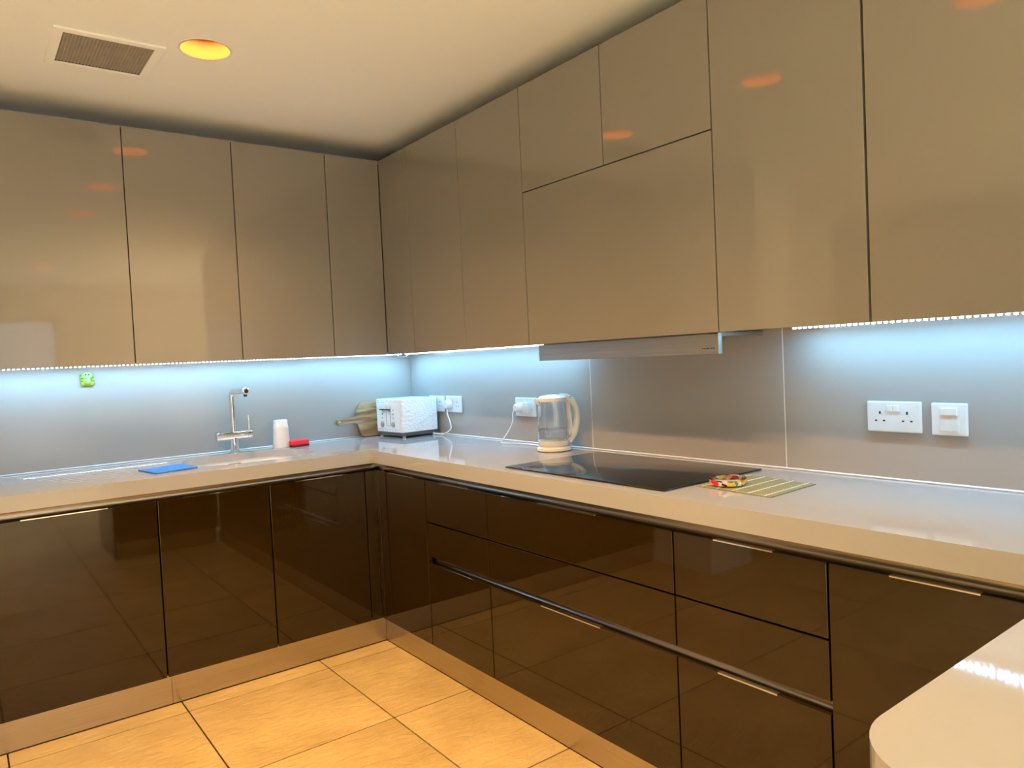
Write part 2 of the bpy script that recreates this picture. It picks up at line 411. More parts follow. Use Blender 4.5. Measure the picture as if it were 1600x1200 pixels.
r = empty('ceiling_vent', ((VX0 + VX1) / 2, (VY0 + VY1) / 2, ZC)); tag(r, 'square white ceiling vent with a grey mesh grille', 'vent')
o3 = r.location.copy()
fr = filled('vent_frame', [[(-0.166, -0.166), (0.166, -0.166), (0.166, 0.166), (-0.166, 0.166)],
                           [(-0.136, -0.136), (0.136, -0.136), (0.136, 0.136), (-0.136, 0.136)]], -0.007, 0.0, M['ceiling'], r, 0.002)
bm = bmesh.new(); n = 26
for k in range(1, n):
    t = -0.1375 + 0.275 * k / n
    bx(bm, (t - 0.0017, -0.1375, -0.001), (t + 0.0017, 0.1375, 0.012)); bx(bm, (-0.1375, t - 0.0017, 0.0), (0.1375, t + 0.0017, 0.012))
g = link_mesh('grille', bm, M['vent'], r); g['kind'] = 'stuff'
bm = bmesh.new()
for a, b in [((-0.1385, -0.1385), (-0.1365, 0.1385)), ((0.1365, -0.1385), (0.1385, 0.1385)), ((-0.1385, -0.1385), (0.1385, -0.1365)), ((-0.1385, 0.1365), (0.1385, 0.1385))]:
    bx(bm, (a[0], a[1], 0.0), (b[0], b[1], 0.09))
bx(bm, (-0.1385, -0.1385, 0.09), (0.1385, 0.1385, 0.095))
link_mesh('duct_box', bm, M['vent_dark'], r)

# ------------------------------------------------------------------ wall cabinets
G = 0.0020      # half gap between doors
def upper(side, a, b, label, gap_a=G, gap_b=G, carc_a=None, doors=None, group='gloss taupe wall cabinets'):
    """side 'A' runs along x (back wall), 'B' along y (right wall); a > b (nearer the corner first)"""
    ca = a if carc_a is None else carc_a
    if side == 'A': loc = ((a + b) / 2, 0, ZB)
    else: loc = (0, (a + b) / 2, ZB)
    r = empty('wall_cabinet', loc); tag(r, label, 'cabinet', group)
    P = (lambda u, d, z: (u, -d, z)) if side == 'A' else (lambda u, d, z: (-d, u, z))
    box('carcass', P(b + 0.0003, 0.001, ZB + 0.009), P(ca - 0.0003, DU - 0.0195, ZT - 0.003), M['carcass'], r, off=loc)
    for (u0, u1, z0, z1, ga, gb) in (doors or [(b, a, ZB, ZT, gap_a, gap_b)]):
        box('door', P(u0 + gb, DU - 0.0185, z0), P(u1 - ga, DU, z1), M['upper'], r, 0.0012, 2, off=loc)
    return r
upper('A', -0.298, -0.5844, 'narrow taupe wall cabinet at the back wall, touching the room corner', gap_a=0.0008)
upper('A', -0.5844, -1.0285, 'taupe wall cabinet above the white cup and red sponge')
upper('A', -1.0285, -1.471, 'taupe wall cabinet above the chrome tap')
upper('A', -1.471, -2.07, 'leftmost wide taupe wall cabinet above the green sticker')
upper('A', -2.07, -2.42, 'taupe wall cabinet at the far left end of the back run')
upper('B', -0.298, -0.577, 'narrowest taupe wall cabinet at the right wall, touching the room corner', gap_a=0.0008, carc_a=-0.002)
upper('B', -0.577, -1.021, 'second taupe wall cabinet along the right wall from the corner')
upper('B', -1.021, -1.464, 'taupe wall cabinet directly left of the cooker hood cabinet')
ym = -1.9078
upper('B', -1.464, -2.351, 'taupe hood cabinet with two small doors over one wide flap',
      doors=[(ym, -1.464, ZS + G, ZT, G, G), (-2.351, ym, ZS + G, ZT, G, G), (-2.351, -1.464, ZB, ZS - G, G, G)])
upper('B', -2.351, -2.796, 'tall taupe wall cabinet directly right of the cooker hood cabinet', gap_b=0.003)
upper('B', -2.796, -3.241, 'rightmost visible tall taupe wall cabinet above the switched sockets', gap_a=0.003)
upper('B', -3.241, -3.686, 'taupe wall cabinet beyond the right edge, over the peninsula')

# cooker hood: slim pull-out under its cabinet
r = empty('cooker_hood', (-0.14, -1.90, 1.30)); tag(r, 'slim stainless steel cooker hood under the wide taupe flap', 'hood'); off = r.location
hy0, hy1 = -2.322, -1.480
box('fascia', (-0.262, hy0, 1.274), (-0.247, hy1, 1.336), M['hood'], r, 0.0015, 2, off=off)
box('sliding_tray', (-0.246, hy0 + 0.01, 1.326), (-0.02, hy1 - 0.01, 1.340), M['hood'], r, 0.001, 1, off=off)
bm = bmesh.new(); lx = -2.262
for k, wd in enumerate((0.006, 0.005, 0.007, 0.004, 0.006, 0.006)):
    bx(bm, Vector((-0.2624, lx - k * 0.008, 1.2905)) - off, Vector((-0.2618, lx - k * 0.008 - wd, 1.2935)) - off)
link_mesh('maker_mark', bm, M['black'], r)
box('end_edge', (-0.263, hy0 - 0.0016, 1.275), (-0.246, hy0 - 0.0003, 1.336), M['steel'], r, off=off)

# LED strips under the wall cabinets
def led(side, a, b, label):
    P = (lambda u, d, z: (u, -d, z)) if side == 'A' else (lambda u, d, z: (-d, u, z))
    loc = P((a + b) / 2, 0.086, 1.340); off = Vector(loc)
    r = empty('led_strip', loc); tag(r, label, 'light strip', 'under-cabinet light strips')
    box('tape', P(a, 0.079, 1.3415), P(b, 0.093, 1.3465), M['tape'], r, off=off)
    bm = bmesh.new(); n = int(abs(a - b) / 0.0167)
    for k in range(n):
        u = b + (a - b) * (k + 0.5) / n
        bx(bm, Vector(P(u - 0.0035, 0.0820, 1.3375)) - off, Vector(P(u + 0.0035, 0.0895, 1.3415)) - off)
    bmesh.ops.recalc_face_normals(bm, faces=bm.faces[:])
    for f in bm.faces: f.material_index = 0 if f.normal.z < -0.5 else 1     # the chips shine downwards
    d = link_mesh('diodes', bm, [M['diode'], M['diode_side']], r); d['kind'] = 'stuff'
led('A', -0.10, -2.06, 'cool white light strip under the back wall cabinets')
led('B', -0.10, -1.455, 'cool white light strip at the right wall, between corner and cooker hood')
led('B', -2.455, -3.68, 'cool white light strip at the right wall, above the switched sockets')
bm = bmesh.new()
tube(bm, smooth_path([(-0.105, -0.084, 1.344), (-0.130, -0.10, 1.331), (-0.105, -0.125, 1.327), (-0.09, -0.13, 1.334), (-0.086, -0.105, 1.344)], 6), 0.0016, 6)
o = link_mesh('lead_wire', bm, M['plastic'], None, True); tag(o, 'thin looped wire joining the light strips in the corner', 'wire')

# ------------------------------------------------------------------ worktop
def arc(cx, cy, r, a0, a1, n=8): return [(cx + r * math.cos(math.radians(a0 + (a1 - a0) * k / n)), cy + r * math.sin(math.radians(a0 + (a1 - a0) * k / n))) for k in range(n + 1)]
PY = -3.312; PXE = -1.425; PYE = -4.0
outer = [(-0.0005, -0.0005), (-2.4245, -0.0005), (-2.4245, -DA), (-DB - 0.002, -DA)] + [(-DB, -DA - 0.002), (-DB, PY)] + \
    arc(PXE + 0.10, PY - 0.10, 0.10, 90, 180, 12) + [(PXE, PYE), (-0.0005, PYE)]
sx0, sx1, sy0, sy1 = -1.312, -0.760, -0.53, -0.122
def sink_outline(grow=0.0, n=64):
    cx, cy = (sx0 + sx1) / 2, (sy0 + sy1) / 2; a, b = (sx1 - sx0) / 2 + grow, (sy1 - sy0) / 2 + grow; e = 2 / 2.7
    return [(cx + a * math.copysign(abs(math.cos(t)) ** e, math.cos(t)), cy + b * math.copysign(abs(math.sin(t)) ** e, math.sin(t))) for t in [2 * PI * k / n for k in range(n)]]
wt = empty('worktop', (-0.3, -0.3, ZTU)); off = wt.location.copy()
tag(wt, 'off-white glossy stone worktop running round the corner to the peninsula', 'worktop')
slab = filled('slab', [outer, sink_outline()], ZTOP - 0.030, ZTOP, M['top'], None, 0.0)
cut = bmesh.new()
for k in range(8):
    yy = -0.13 - k * 0.052
    tube(cut, [(-1.345 - 0.0, yy, ZTOP + 0.0035), (-1.90 + 0.02 * k, yy, ZTOP + 0.0035)], 0.006, 10)
boolean_cut(slab, cut)
for p in slab.data.polygons: p.use_smooth = False
slab.parent = wt; slab.location = -off
# front edge build-up (hangs below the slab at every free edge)
bm = bmesh.new()
inner_edge = [(-2.4245, -DA), (-DB, -DA), (-DB, PY)] + arc(PXE + 0.10, PY - 0.10, 0.10, 90, 180, 12) + [(PXE, PYE)]
th = 0.025
def offset_poly(P, d):
    out = []
    for i, p in enumerate(P):
        p = Vector(p); a = Vector(P[i - 1]) if i else None; b = Vector(P[i + 1]) if i < len(P) - 1 else None
        t1 = (p - a).normalized() if a else None; t2 = (b - p).normalized() if b else None
        n1 = Vector((-t1.y, t1.x)) if t1 else None; n2 = Vector((-t2.y, t2.x)) if t2 else None
        n = (n1 + n2) if (n1 and n2) else (n1 or n2)
        n = n.normalized(); c = n.dot(n1 or n2); out.append(tuple(p + n * d / max(c, .3)))
    return out
ip = offset_poly(inner_edge, th)
bm2 = bmesh.new(); prism(bm2, [(x - off.x, y - off.y) for x, y in inner_edge + ip[::-1]], 0.0, ZTOP - 0.030 - ZTU)
link_mesh('front_edge', bm2, M['top'], wt)

# sink bowl hanging under the hole
r = empty('sink', (-1.036, -0.326, 0.70)); tag(r, 'white undermounted sink with rounded ends below the chrome tap', 'sink'); off = r.location.copy()
bm = bmesh.new()
prof = [(0.010, ZTOP - 0.0305), (0.006, ZTOP - 0.045), (0.002, 0.83), (-0.02, 0.745), (-0.06, 0.722), (-0.16, 0.715)]
def ring(g, z): return [bm.verts.new((x - off.x, y - off.y, z - off.z)) for x, y in sink_outline(g)]
rs = [ring(g, z) for g, z in prof] + [ring(-0.16, 0.705), ring(-0.055, 0.712), ring(-0.01, 0.735), ring(0.014, 0.83), ring(0.022, ZTOP - 0.0305)]
for A, B in zip(rs, rs[1:] + rs[:1]):
    if A is rs[5]: continue
    for k in range(64): bm.faces.new((A[k], A[(k + 1) % 64], B[(k + 1) % 64], B[k]))
bm.faces.new(rs[5]); bm.faces.new(rs[6][::-1])
link_mesh('bowl', bm, M['sink'], r, True)
bm = bmesh.new(); bx(bm, Vector((-1.075, -0.1255, 0.846)) - off, Vector((-1.015, -0.119, 0.853)) - off, 0.0025, 2)
link_mesh('overflow_slot', bm, M['dark'], r)
bm = bmesh.new(); lathe(bm, [(0, 0.0155), (0.03, 0.0165), (0.04, 0.0185), (0.043, 0.0165), (0.043, 0.0152), (0, 0.0152)], 28)
link_mesh('drain', bm, M['chrome'], r, True)

# ------------------------------------------------------------------ tap
tx, ty = -1.03, -0.088
r = empty('kitchen_tap', (tx, ty, ZTOP)); tag(r, 'tall chrome tap with a cross body and thin lever behind the sink', 'tap')
bm = bmesh.new(); lathe(bm, [(0, 0.0), (0.025, 0.0), (0.025, 0.004), (0.0205, 0.007), (0.0205, 0.085), (0, 0.085)], 32)
link_mesh('base_column', bm, M['chrome'], r, True)
bm = bmesh.new(); tube(bm, [(-0.082, 0, 0.082), (-0.081, 0, 0.082), (0.062, 0, 0.082)], [0.0215, 0.0225, 0.0225], 28)
link_mesh('mixer_body', bm, M['chrome'], r, True)
bm = bmesh.new(); tube(bm, [(0.0625, 0, 0.082), (0.064, 0, 0.082), (0.083, 0, 0.082), (0.0845, 0, 0.082)], [0.0205, 0.022, 0.022, 0.021], 28)
kn = link_mesh('lever_knob', bm, M['chrome'], r, True)
bm = bmesh.new(); tube(bm, [(0.0735, 0, 0.102), (0.0735, 0.0, 0.176), (0.0735, 0, 0.178)], [0.0044, 0.0044, 0.0035], 10)
link_mesh('lever', bm, M['chrome'], kn, True)
bm = bmesh.new()
tube(bm, [(0, 0, 0.10), (0, 0, 0.265)] + [(0, -0.03 + 0.03 * math.cos(a), 0.265 + 0.03 * math.sin(a)) for a in [PI / 2 * k / 7 for k in range(1, 8)]] + [(0, -0.19, 0.297)], 0.0135, 20, up=(1, 0, 0))
link_mesh('spout', bm, M['chrome'], r, True)
bm = bmesh.new(); tube(bm, [(0, -0.1902, 0.297), (0, -0.193, 0.297), (0, -0.228, 0.297), (0, -0.23, 0.297)], [0.0140, 0.0155, 0.0155, 0.0145], 20, up=(1, 0, 0))
nz = link_mesh('nozzle_head', bm, M['chrome'], r, True)
bm = bmesh.new(); tube(bm, [(0, -0.2302, 0.297), (0, -0.2312, 0.297)], 0.0095, 18, up=(1, 0, 0)); link_mesh('nozzle_ring', bm, M['dark'], nz)
bm = bmesh.new(); lathe(bm, [(0, 0.272), (0.007, 0.272), (0.008, 0.274), (0.008, 0.284), (0, 0.284)], 16, (0, -0.212)); link_mesh('aerator', bm, M['dark'], nz, True)

# ------------------------------------------------------------------ base cabinets
def handle(parent, P, u, z, off, half=0.135):
    """thin lipped pull fixed on the top edge of a front"""
    bm = bmesh.new()
    bx(bm, Vector(P(u - half, 0.012, z + 0.0002)) - off, Vector(P(u + half, -0.0035, z + 0.0022)) - off, 0.0006, 1)
    bx(bm, Vector(P(u - half, -0.0035, z + 0.0022)) - off, Vector(P(u + half, -0.0015, z - 0.0022)) - off, 0.0004, 1)
    link_mesh('handle', bm, M['chrome'], parent, False)

def base(side, a, b, label, fronts=1, has_handle=True, face=None, carc_a=None, h_half=0.135, name='base_cabinet'):
    D = face or (BA if side == 'A' else BB)
    P = (lambda u, d, z: (u, -(D - d), z)) if side == 'A' else (lambda u, d, z: (-(D - d), u, z))
    loc = Vector(P((a + b) / 2, D, ZP)); ca = a if carc_a is None else carc_a
    r = empty(name, loc); tag(r, label, 'cabinet', 'dark brown gloss base units')
    box('carcass', P(b + 0.0003, 0.036, ZP + 0.002), P(ca - 0.0003, D - 0.001, ZTU - 0.152), M['dark_board'], r, off=loc)
    zs = [(ZP, ZD, True)] if fronts == 1 else [(ZP, Z3, True), (Z2, Z1 - 0.0026, False), (Z1 + 0.0026, ZD, True)]
    for z0, z1, hh in zs:
        f = box('door' if fronts == 1 else 'drawer_front', P(b + 0.0026, 0.0195, z0), P(a - 0.0026, 0.0, z1), M['base'], r, 0.0013, 2, off=loc)
        if has_handle and hh: handle(f, P, (a + b) / 2, z1, loc, h_half)
    return r
base('A', -0.618, -1.0549, 'brown base door unit below the red sponge, nearest the inner corner', h_half=0.11)
base('A', -1.0549, -1.4876, 'brown base door unit directly below the tap', h_half=0.12)
base('A', -1.4876, -2.09, 'wide brown base door unit at the left, below the blue cloth and grooves')
base('A', -2.09, -2.42, 'brown base door unit at the far left end of the back run')
base('B', -0.657, -1.0713, 'tall narrow brown base door unit just right of the inner corner', h_half=0.11)
base('B', -1.0713, -1.5083, 'narrow stack of three brown drawers below the kettle', fronts=3, h_half=0.10)
base('B', -1.5083, -2.3805, 'wide stack of three brown drawers below the black hob', fronts=3, h_half=0.140)
base('B', -2.3805, -2.8197, 'stack of three brown drawers below the bamboo mat', fronts=3, h_half=0.085)
base('B', -2.8197, -3.262, 'brown base door unit at the right, meeting the peninsula', h_half=0.085)
r = empty('corner_filler', (-BB - 0.03, -BA - 0.01, ZP)); tag(r, 'narrow brown filler post in the inner corner of the base units', 'filler panel'); off = r.location
box('filler_strip', (-0.6155, -BA, ZP), (-BB, -BA + 0.02, ZD), M['base'], r, 0.001, 1, off=off)
box('filler_strip', (-BB, -0.6545, ZP), (-BB + 0.02, -BA + 0.0, ZD), M['base'], r, 0.001, 1, off=off)

# metal grip channels
def channel(P, a, b, z0, z1, parent, off):
    h = z1 - z0
    prof = [(0.0202, 0), (0.024, 0.0), (0.031, 0.14), (0.034, 0.42), (0.033, 0.75), (0.0295, 0.93), (0.0225, 1.0), (0.0202, 1.0)]
    back = [(0.0355, 1.0), (0.0355, 0.0)]
    bm = bmesh.new(); A = []; B = []
    for d, t in prof + back:
        A.append(bm.verts.new(Vector(P(a, d, z0 + h * t)) - off)); B.append(bm.verts.new(Vector(P(b, d, z0 + h * t)) - off))
    n = len(A)
    for k in range(n): bm.faces.new((A[k], A[(k + 1) % n], B[(k + 1) % n], B[k]))
    bm.faces.new(A); bm.faces.new(B[::-1])
    return link_mesh('grip_channel' if parent is None else 'rail', bm, M['rail'], parent, True)
PA = lambda u, d, z: (u, -(BA - d), z)
PB = lambda u, d, z: (-(BB - d), u, z)
for P, a, b, z0, z1, lb in [
    (PA, -BB + 0.034, -2.42, ZD - 0.004, ZTU - 0.0005, 'brushed metal grip channel under the worktop along the back wall'),
    (PB, -BA + 0.034, -3.30, ZD - 0.004, ZTU - 0.0005, 'brushed metal grip channel under the worktop along the right wall'),
    (PB, -1.074, -2.817, Z3 - 0.006, Z2 + 0.004, 'brushed metal grip channel between the lower and middle drawers')]:
    loc = Vector(P((a + b) / 2, 0.034, z0)); r = empty('grip_channel', loc); tag(r, lb, 'metal rail')
    channel(P, a, b, z0, z1, r, loc)

# plinths
def plinth(a, b, label):
    loc = Vector(((a[0] + b[0]) / 2, (a[1] + b[1]) / 2, 0)); r = empty('plinth', loc); tag(r, label, 'plinth', 'brushed metal plinths')
    box('board', (a[0], a[1], 0.0045), (b[0], b[1], ZP + 0.0005), M['plinth'], r, 0.0006, 1, off=loc)
    box('floor_seal', (a[0], a[1], 0.0002), (b[0], b[1], 0.0044), M['dark'], r, off=loc)
KA, KB = 0.604, 0.541
plinth((-1.4705, -KA, 0), (-KB, -KA + 0.014, 0), 'brushed metal plinth under the back run, from the corner to its joint')
plinth((-2.42, -KA, 0), (-1.4715, -KA + 0.014, 0), 'brushed metal plinth under the left end of the back run')
plinth((-KB, -3.36, 0), (-KB + 0.014, -KA - 0.0015, 0), 'brushed metal plinth under the drawers along the right wall')

# peninsula base units, set back below the worktop
def pen(a, b, label):
    loc = Vector(((a + b) / 2, -3.66, ZP)); r = empty('base_cabinet', loc); tag(r, label, 'cabinet', 'dark brown gloss base units')
    box('carcass', (a, -3.95, ZP), (b, -3.362, 0.80), M['carcass'], r, off=loc)
    box('door', (a + G, -3.360, ZP), (b - G, -3.341, ZD), M['base'], r, 0.0013, 2, off=loc)
pen(-0.90, -0.545, 'brown base unit of the peninsula nearest the right wall')
pen(-1.24, -0.902, 'brown base unit at the free end of the peninsula')
plinth((-1.22, -3.38, 0), (-0.56, -3.366, 0), 'brushed metal plinth under the peninsula')
box_end = box('end_panel', (-1.26, -3.96, 0.0), (-1.2415, -3.341, ZTU - 0.001), M['base'], None, 0.001, 1)
tag(box_end, 'brown gloss end panel carrying the free end of the peninsula', 'panel')

# ------------------------------------------------------------------ hob
r = empty('hob', (-0.2985, -1.9556, ZTOP)); tag(r, 'flat black glass hob set on the worktop below the cooker hood', 'hob')
bm = bmesh.new(); bx(bm, (-0.231, -0.369, 0.0004), (0.231, 0.369, 0.0060), 0.0025, 3)
link_mesh('glass_plate', bm, M['hob'], r, True)

# ------------------------------------------------------------------ sockets and switches
def plate(y, z, wd, label, kind):
    """faceplate on the right wall, local frame: u = along wall (to the viewer's right), v = up, proud towards -x"""
    r = empty('wall_socket' if kind != 'spur' else 'fused_switch', (0, y, z)); tag(r, label, 'socket' if kind != 'spur' else 'switch')
    h = 0.086
    def B(name, u0, u1, v0, v1, p0, p1, m, bev=0.0, parent=None):
        return box(name, (-p0, -u0, v0), (-p1, -u1, v1), m, parent or r, bev, 2)
    B('faceplate', -wd / 2, wd / 2, -h / 2, h / 2, 0.0003, 0.0095, M['plastic'], 0.0035)
    if kind == 'double':
        for c in (-0.037, 0.037):
            for du, dv, a, b in ((0, 0.011, 0.0022, 0.004), (-0.011, -0.011, 0.0032, 0.0019), (0.011, -0.011, 0.0032, 0.0019)):
                B('pin_hole', c + du - a, c + du + a, dv - b, dv + b, 0.0092, 0.0098, M['black'])
        for c in (-0.0088, 0.0088):
            B('rocker_switch', c - 0.0078, c + 0.0078, 0.014, 0.032, 0.0090, 0.0125, M['plastic'], 0.0012)
    else:
        B('inner_frame', -0.025, 0.025, -0.034, 0.034, 0.0090, 0.0102, M['plastic'], 0.0005)
        B('rocker_switch', -0.021, 0.021, 0.010, 0.031, 0.0100, 0.0150, M['plastic'], 0.002)
        B('fuse_cover', -0.021, 0.021, -0.031, 0.004, 0.0100, 0.0115, M['cream'], 0.0006)
    return r
plate(-0.278, 1.063, 0.148, 'white double socket partly hidden behind the toaster', 'double')
plate(-0.447, 1.064, 0.148, 'white double socket just right of the toaster, with a plug in it', 'double')
plate(-1.054, 1.064, 0.148, 'white double socket behind the glass kettle', 'double')
plate(-2.708, 1.078, 0.148, 'empty white double socket on the right side of the right wall', 'double')
plate(-2.851, 1.076, 0.0885, 'square white fused switch, rightmost plate on the right wall', 'spur')

def cable(name, pts, rad, m, parent, off=(0, 0, 0), n=8):
    bm = bmesh.new(); tube(bm, [p - Vector(off) for p in smooth_path(pts, n)], rad, 8)
    return link_mesh(name, bm, m, parent, True)

# toaster plug with its cable as parts of the toaster below; kettle plug likewise
# ------------------------------------------------------------------ toaster
TX, TY, TR = -0.146, -0.190, math.radians(4)
t = empty('toaster', (TX, TY, ZTOP), TR); tag(t, 'white hammered-surface toaster in the corner of the worktop', 'toaster')
lx_, ly_ = 0.113, 0.130
bm = bmesh.new(); bx(bm, (-lx_, -ly_, 0.030), (lx_, ly_, 0.203))
ve = [e for e in bm.edges if abs(e.verts[0].co.z - e.verts[1].co.z) > 0.1]
bmesh.ops.bevel(bm, geom=ve, offset=0.012, segments=5, affect='EDGES', profile=0.5)
te = [e for e in bm.edges if e.verts[0].co.z > 0.2 and e.verts[1].co.z > 0.2]
bmesh.ops.bevel(bm, geom=te, offset=0.006, segments=3, affect='EDGES', profile=0.5)
shell = link_mesh('shell', bm, M['dimple'], None, True)
cb = bmesh.new()
for c in (-0.036, 0.036):
    bx(cb, (-0.070, c - 0.015, 0.12), (0.080, c + 0.015, 0.22))
boolean_cut(shell, cb); shell.parent = t
for c in (-0.036, 0.036): box('slot_liner', (-0.069, c - 0.0145, 0.121), (0.079, c + 0.0145, 0.150), M['dark'], t)
bm = bmesh.new(); bx(bm, (-lx_ + 0.004, -ly_ + 0.004, 0.010), (lx_ - 0.004, ly_ - 0.004, 0.0298), 0.004, 2)
link_mesh('base', bm, M['toaster_base'], t, True)
for sx in (-1, 1):
    for sy in (-1, 1):
        bm = bmesh.new(); lathe(bm, [(0, 0.0002), (0.008, 0.0002), (0.009, 0.0098), (0, 0.0098)], 14, (sx * (lx_ - 0.02), sy * (ly_ - 0.02)))
        link_mesh('foot', bm, M['cream'], t, True)
# control face looks along local -x
fx = -lx_
box('control_panel', (fx - 0.0015, -ly_ + 0.018, 0.045), (fx + 0.001, ly_ - 0.014, 0.180), M['plastic'], t, 0.0006, 1)
for c in (-0.02, 0.02): box('lever_track', (fx - 0.0022, c - 0.0012, 0.060), (fx - 0.0014, c + 0.0012, 0.168), M['dark'], t)
for c in (-0.004, 0.046):
    a = c + 0.026
    box('lever', (fx - 0.020, c - 0.018 , 0.146), (fx - 0.0015, c + 0.018, 0.1515), M['dark'], t, 0.0015, 1)
for c in (-0.047, 0.060):
    bm = bmesh.new()
    pts = [(fx - 0.0016, c, 0.071), (fx - 0.008, c, 0.071), (fx - 0.0095, c, 0.071)]
    tube(bm, pts, [0.0130, 0.0130, 0.011], 24); link_mesh('browning_dial', bm, M['grey'], t, True)
    for k in range(3):
        bm = bmesh.new(); tube(bm, [(fx - 0.0016, c, 0.103 + 0.021 * k), (fx - 0.004, c, 0.103 + 0.021 * k)], 0.0042, 14)
        link_mesh('button', bm, M['grey'], t, True)
box('nameplate', (fx - 0.0021, -0.010, 0.0600), (fx - 0.0014, 0.010, 0.0620), M['dark'], t)
# plug in the second socket, and its lead
mw = Matrix.Translation((TX, TY, ZTOP)) @ Matrix.Rotation(TR, 4, 'Z'); inv = mw.inverted()
def W(p): return inv @ Vector(p)
bm = bmesh.new(); c0 = (-0.0098, -0.410, 1.062)
tube(bm, [W((-0.0100, c0[1], c0[2])), W((-0.028, c0[1], c0[2])), W((-0.036, c0[1], c0[2]))], [0.0255, 0.0245, 0.019], 24)
pl = link_mesh('plug', bm, M['plastic'], t, True)
bm = bmesh.new()
tube(bm, [W(p) for p in smooth_path([(-0.026, -0.410, 1.040), (-0.027, -0.413, 1.01), (-0.030, -0.440, 0.97), (-0.035, -0.448, 0.935), (-0.05, -0.40, 0.906), (-0.036, -0.36, 0.9045), (-0.050, -0.33, 0.906), (-0.06, -0.315, 0.912)], 8)], 0.0034, 8)
link_mesh('lead', bm, M['plastic'], t, True)

# ------------------------------------------------------------------ chopping board
bm = bmesh.new()
poly = []
bx0, bx1, bz0, bz1 = -0.356, -0.10, 0.0, 0.186
poly += [(bx1 - 0.03, bz0)] + arc(bx1 - 0.03, bz0 + 0.03, 0.03, -90, 0, 5)[1:] + arc(bx1 - 0.03, bz1 - 0.03, 0.03, 0, 90, 5)
poly += arc(bx0 + 0.045, bz1 - 0.045, 0.045, 90, 165, 6)
poly += [(bx0 - 0.004, 0.125), (bx0 - 0.014, 0.113), (bx0 - 0.030, 0.106), (bx0 - 0.06, 0.104)]
poly += arc(bx0 - 0.108, 0.090, 0.0165, 80, 280, 10)
poly += [(bx0 - 0.06, 0.080), (bx0 - 0.02, 0.078), (bx0 - 0.004, 0.070), (bx0 + 0.002, 0.055)]
poly += arc(bx0 + 0.035, bz0 + 0.03, 0.030, 190, 270, 5)
prism(bm, poly, 0, 0.016)
bmesh.ops.bevel(bm, geom=[e for e in bm.edges if abs(e.verts[0].co.z - e.verts[1].co.z) < 1e-6], offset=0.002, segments=2, affect='EDGES')
bmesh.ops.rotate(bm, verts=bm.verts, cent=(0, 0, 0), matrix=Matrix.Rotation(PI / 2, 3, 'X'))   # stands in the x-z plane, thickness along -y
bmesh.ops.rotate(bm, verts=bm.verts, cent=(0, 0, 0), matrix=Matrix.Rotation(math.radians(-7), 3, 'X'))
bmesh.ops.translate(bm, verts=bm.verts, vec=(0.2, 0, 0))
bd = empty('chopping_board', (-0.2, -0.0275, ZTOP + 0.0025)); tag(bd, 'wooden paddle chopping board leaning on the back wall, left of the toaster', 'chopping board')
link_mesh('board', bm, M['wood'], bd, True)
bm = bmesh.new(); hx, hz = bx0 - 0.108 + 0.2, 0.090
q = Matrix.Rotation(math.radians(-7), 3, 'X')
tube(bm, [q @ Vector((hx, -0.0150, hz)), q @ Vector((hx, -0.0168, hz))], 0.0052, 16)
eye = link_mesh('hanging_hole', bm, M['cream'], bd, True)
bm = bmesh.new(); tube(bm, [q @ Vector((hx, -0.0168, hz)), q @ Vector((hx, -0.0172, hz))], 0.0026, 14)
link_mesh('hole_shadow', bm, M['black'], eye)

# ------------------------------------------------------------------ cup, sponge, blue cloth
bm = bmesh.new()
lathe(bm, [(0.0385, 0.0), (0.0405, 0.0), (0.0415, 0.004), (0.0365, 0.095), (0.0375, 0.098), (0.0358, 0.1015), (0.0368, 0.104), (0.0350, 0.108), (0.0330, 0.134), (0.0315, 0.137), (0, 0.137), (0, 0.134), (0.030, 0.134), (0.0385, 0.0)], 40)
o = link_mesh('cup', bm, M['plastic'], None, True); o.location = (-0.802, -0.088, ZTOP + 0.0005)
tag(o, 'white plastic cup standing upside down beside the sink', 'cup')
sp = empty('sponge', (-0.728, -0.118, ZTOP), math.radians(8)); tag(sp, 'small red kitchen sponge lying beside the white cup', 'sponge')
bm = bmesh.new(); bx(bm, (-0.045, -0.030, 0.008), (0.045, 0.030, 0.032), 0.004, 3); link_mesh('foam', bm, M['red'], sp, True)
bm = bmesh.new(); bx(bm, (-0.045, -0.030, 0.0004), (0.045, 0.030, 0.0078), 0.0015, 1); link_mesh('scouring_pad', bm, M['scour'], sp, True)

bm = bmesh.new(); n = 14
cor = [(-1.502, -0.375), (-1.325, -0.325), (-1.305, -0.515), (-1.470, -0.552)]
g = []
for i in range(n + 1):
    row = []
    for j in range(n + 1):
        u, v = i / n, j / n
        x = (1 - u) * (1 - v) * cor[0][0] + u * (1 - v) * cor[1][0] + u * v * cor[2][0] + (1 - u) * v * cor[3][0]
        y = (1 - u) * (1 - v) * cor[0][1] + u * (1 - v) * cor[1][1] + u * v * cor[2][1] + (1 - u) * v * cor[3][1]
        row.append(bm.verts.new((x + 1.4, y + 0.44, 0.0055 + 0.0006 * math.sin(7 * u + 3) * math.cos(6 * v))))
    g.append(row)
for i in range(n):
    for j in range(n): bm.faces.new((g[i][j], g[i][j + 1], g[i + 1][j + 1], g[i + 1][j]))
bmesh.ops.recalc_face_normals(bm, faces=bm.faces[:])
if bm.faces[:][0].normal.z < 0: bmesh.ops.reverse_faces(bm, faces=bm.faces[:])
bmesh.ops.solidify(bm, geom=bm.faces[:], thickness=0.0045)
o = link_mesh('sponge_cloth', bm, M['blue'], None, True); o.location = (-1.4, -0.44, ZTOP)
tag(o, 'flat blue sponge cloth lying on the worktop left of the sink', 'cloth')

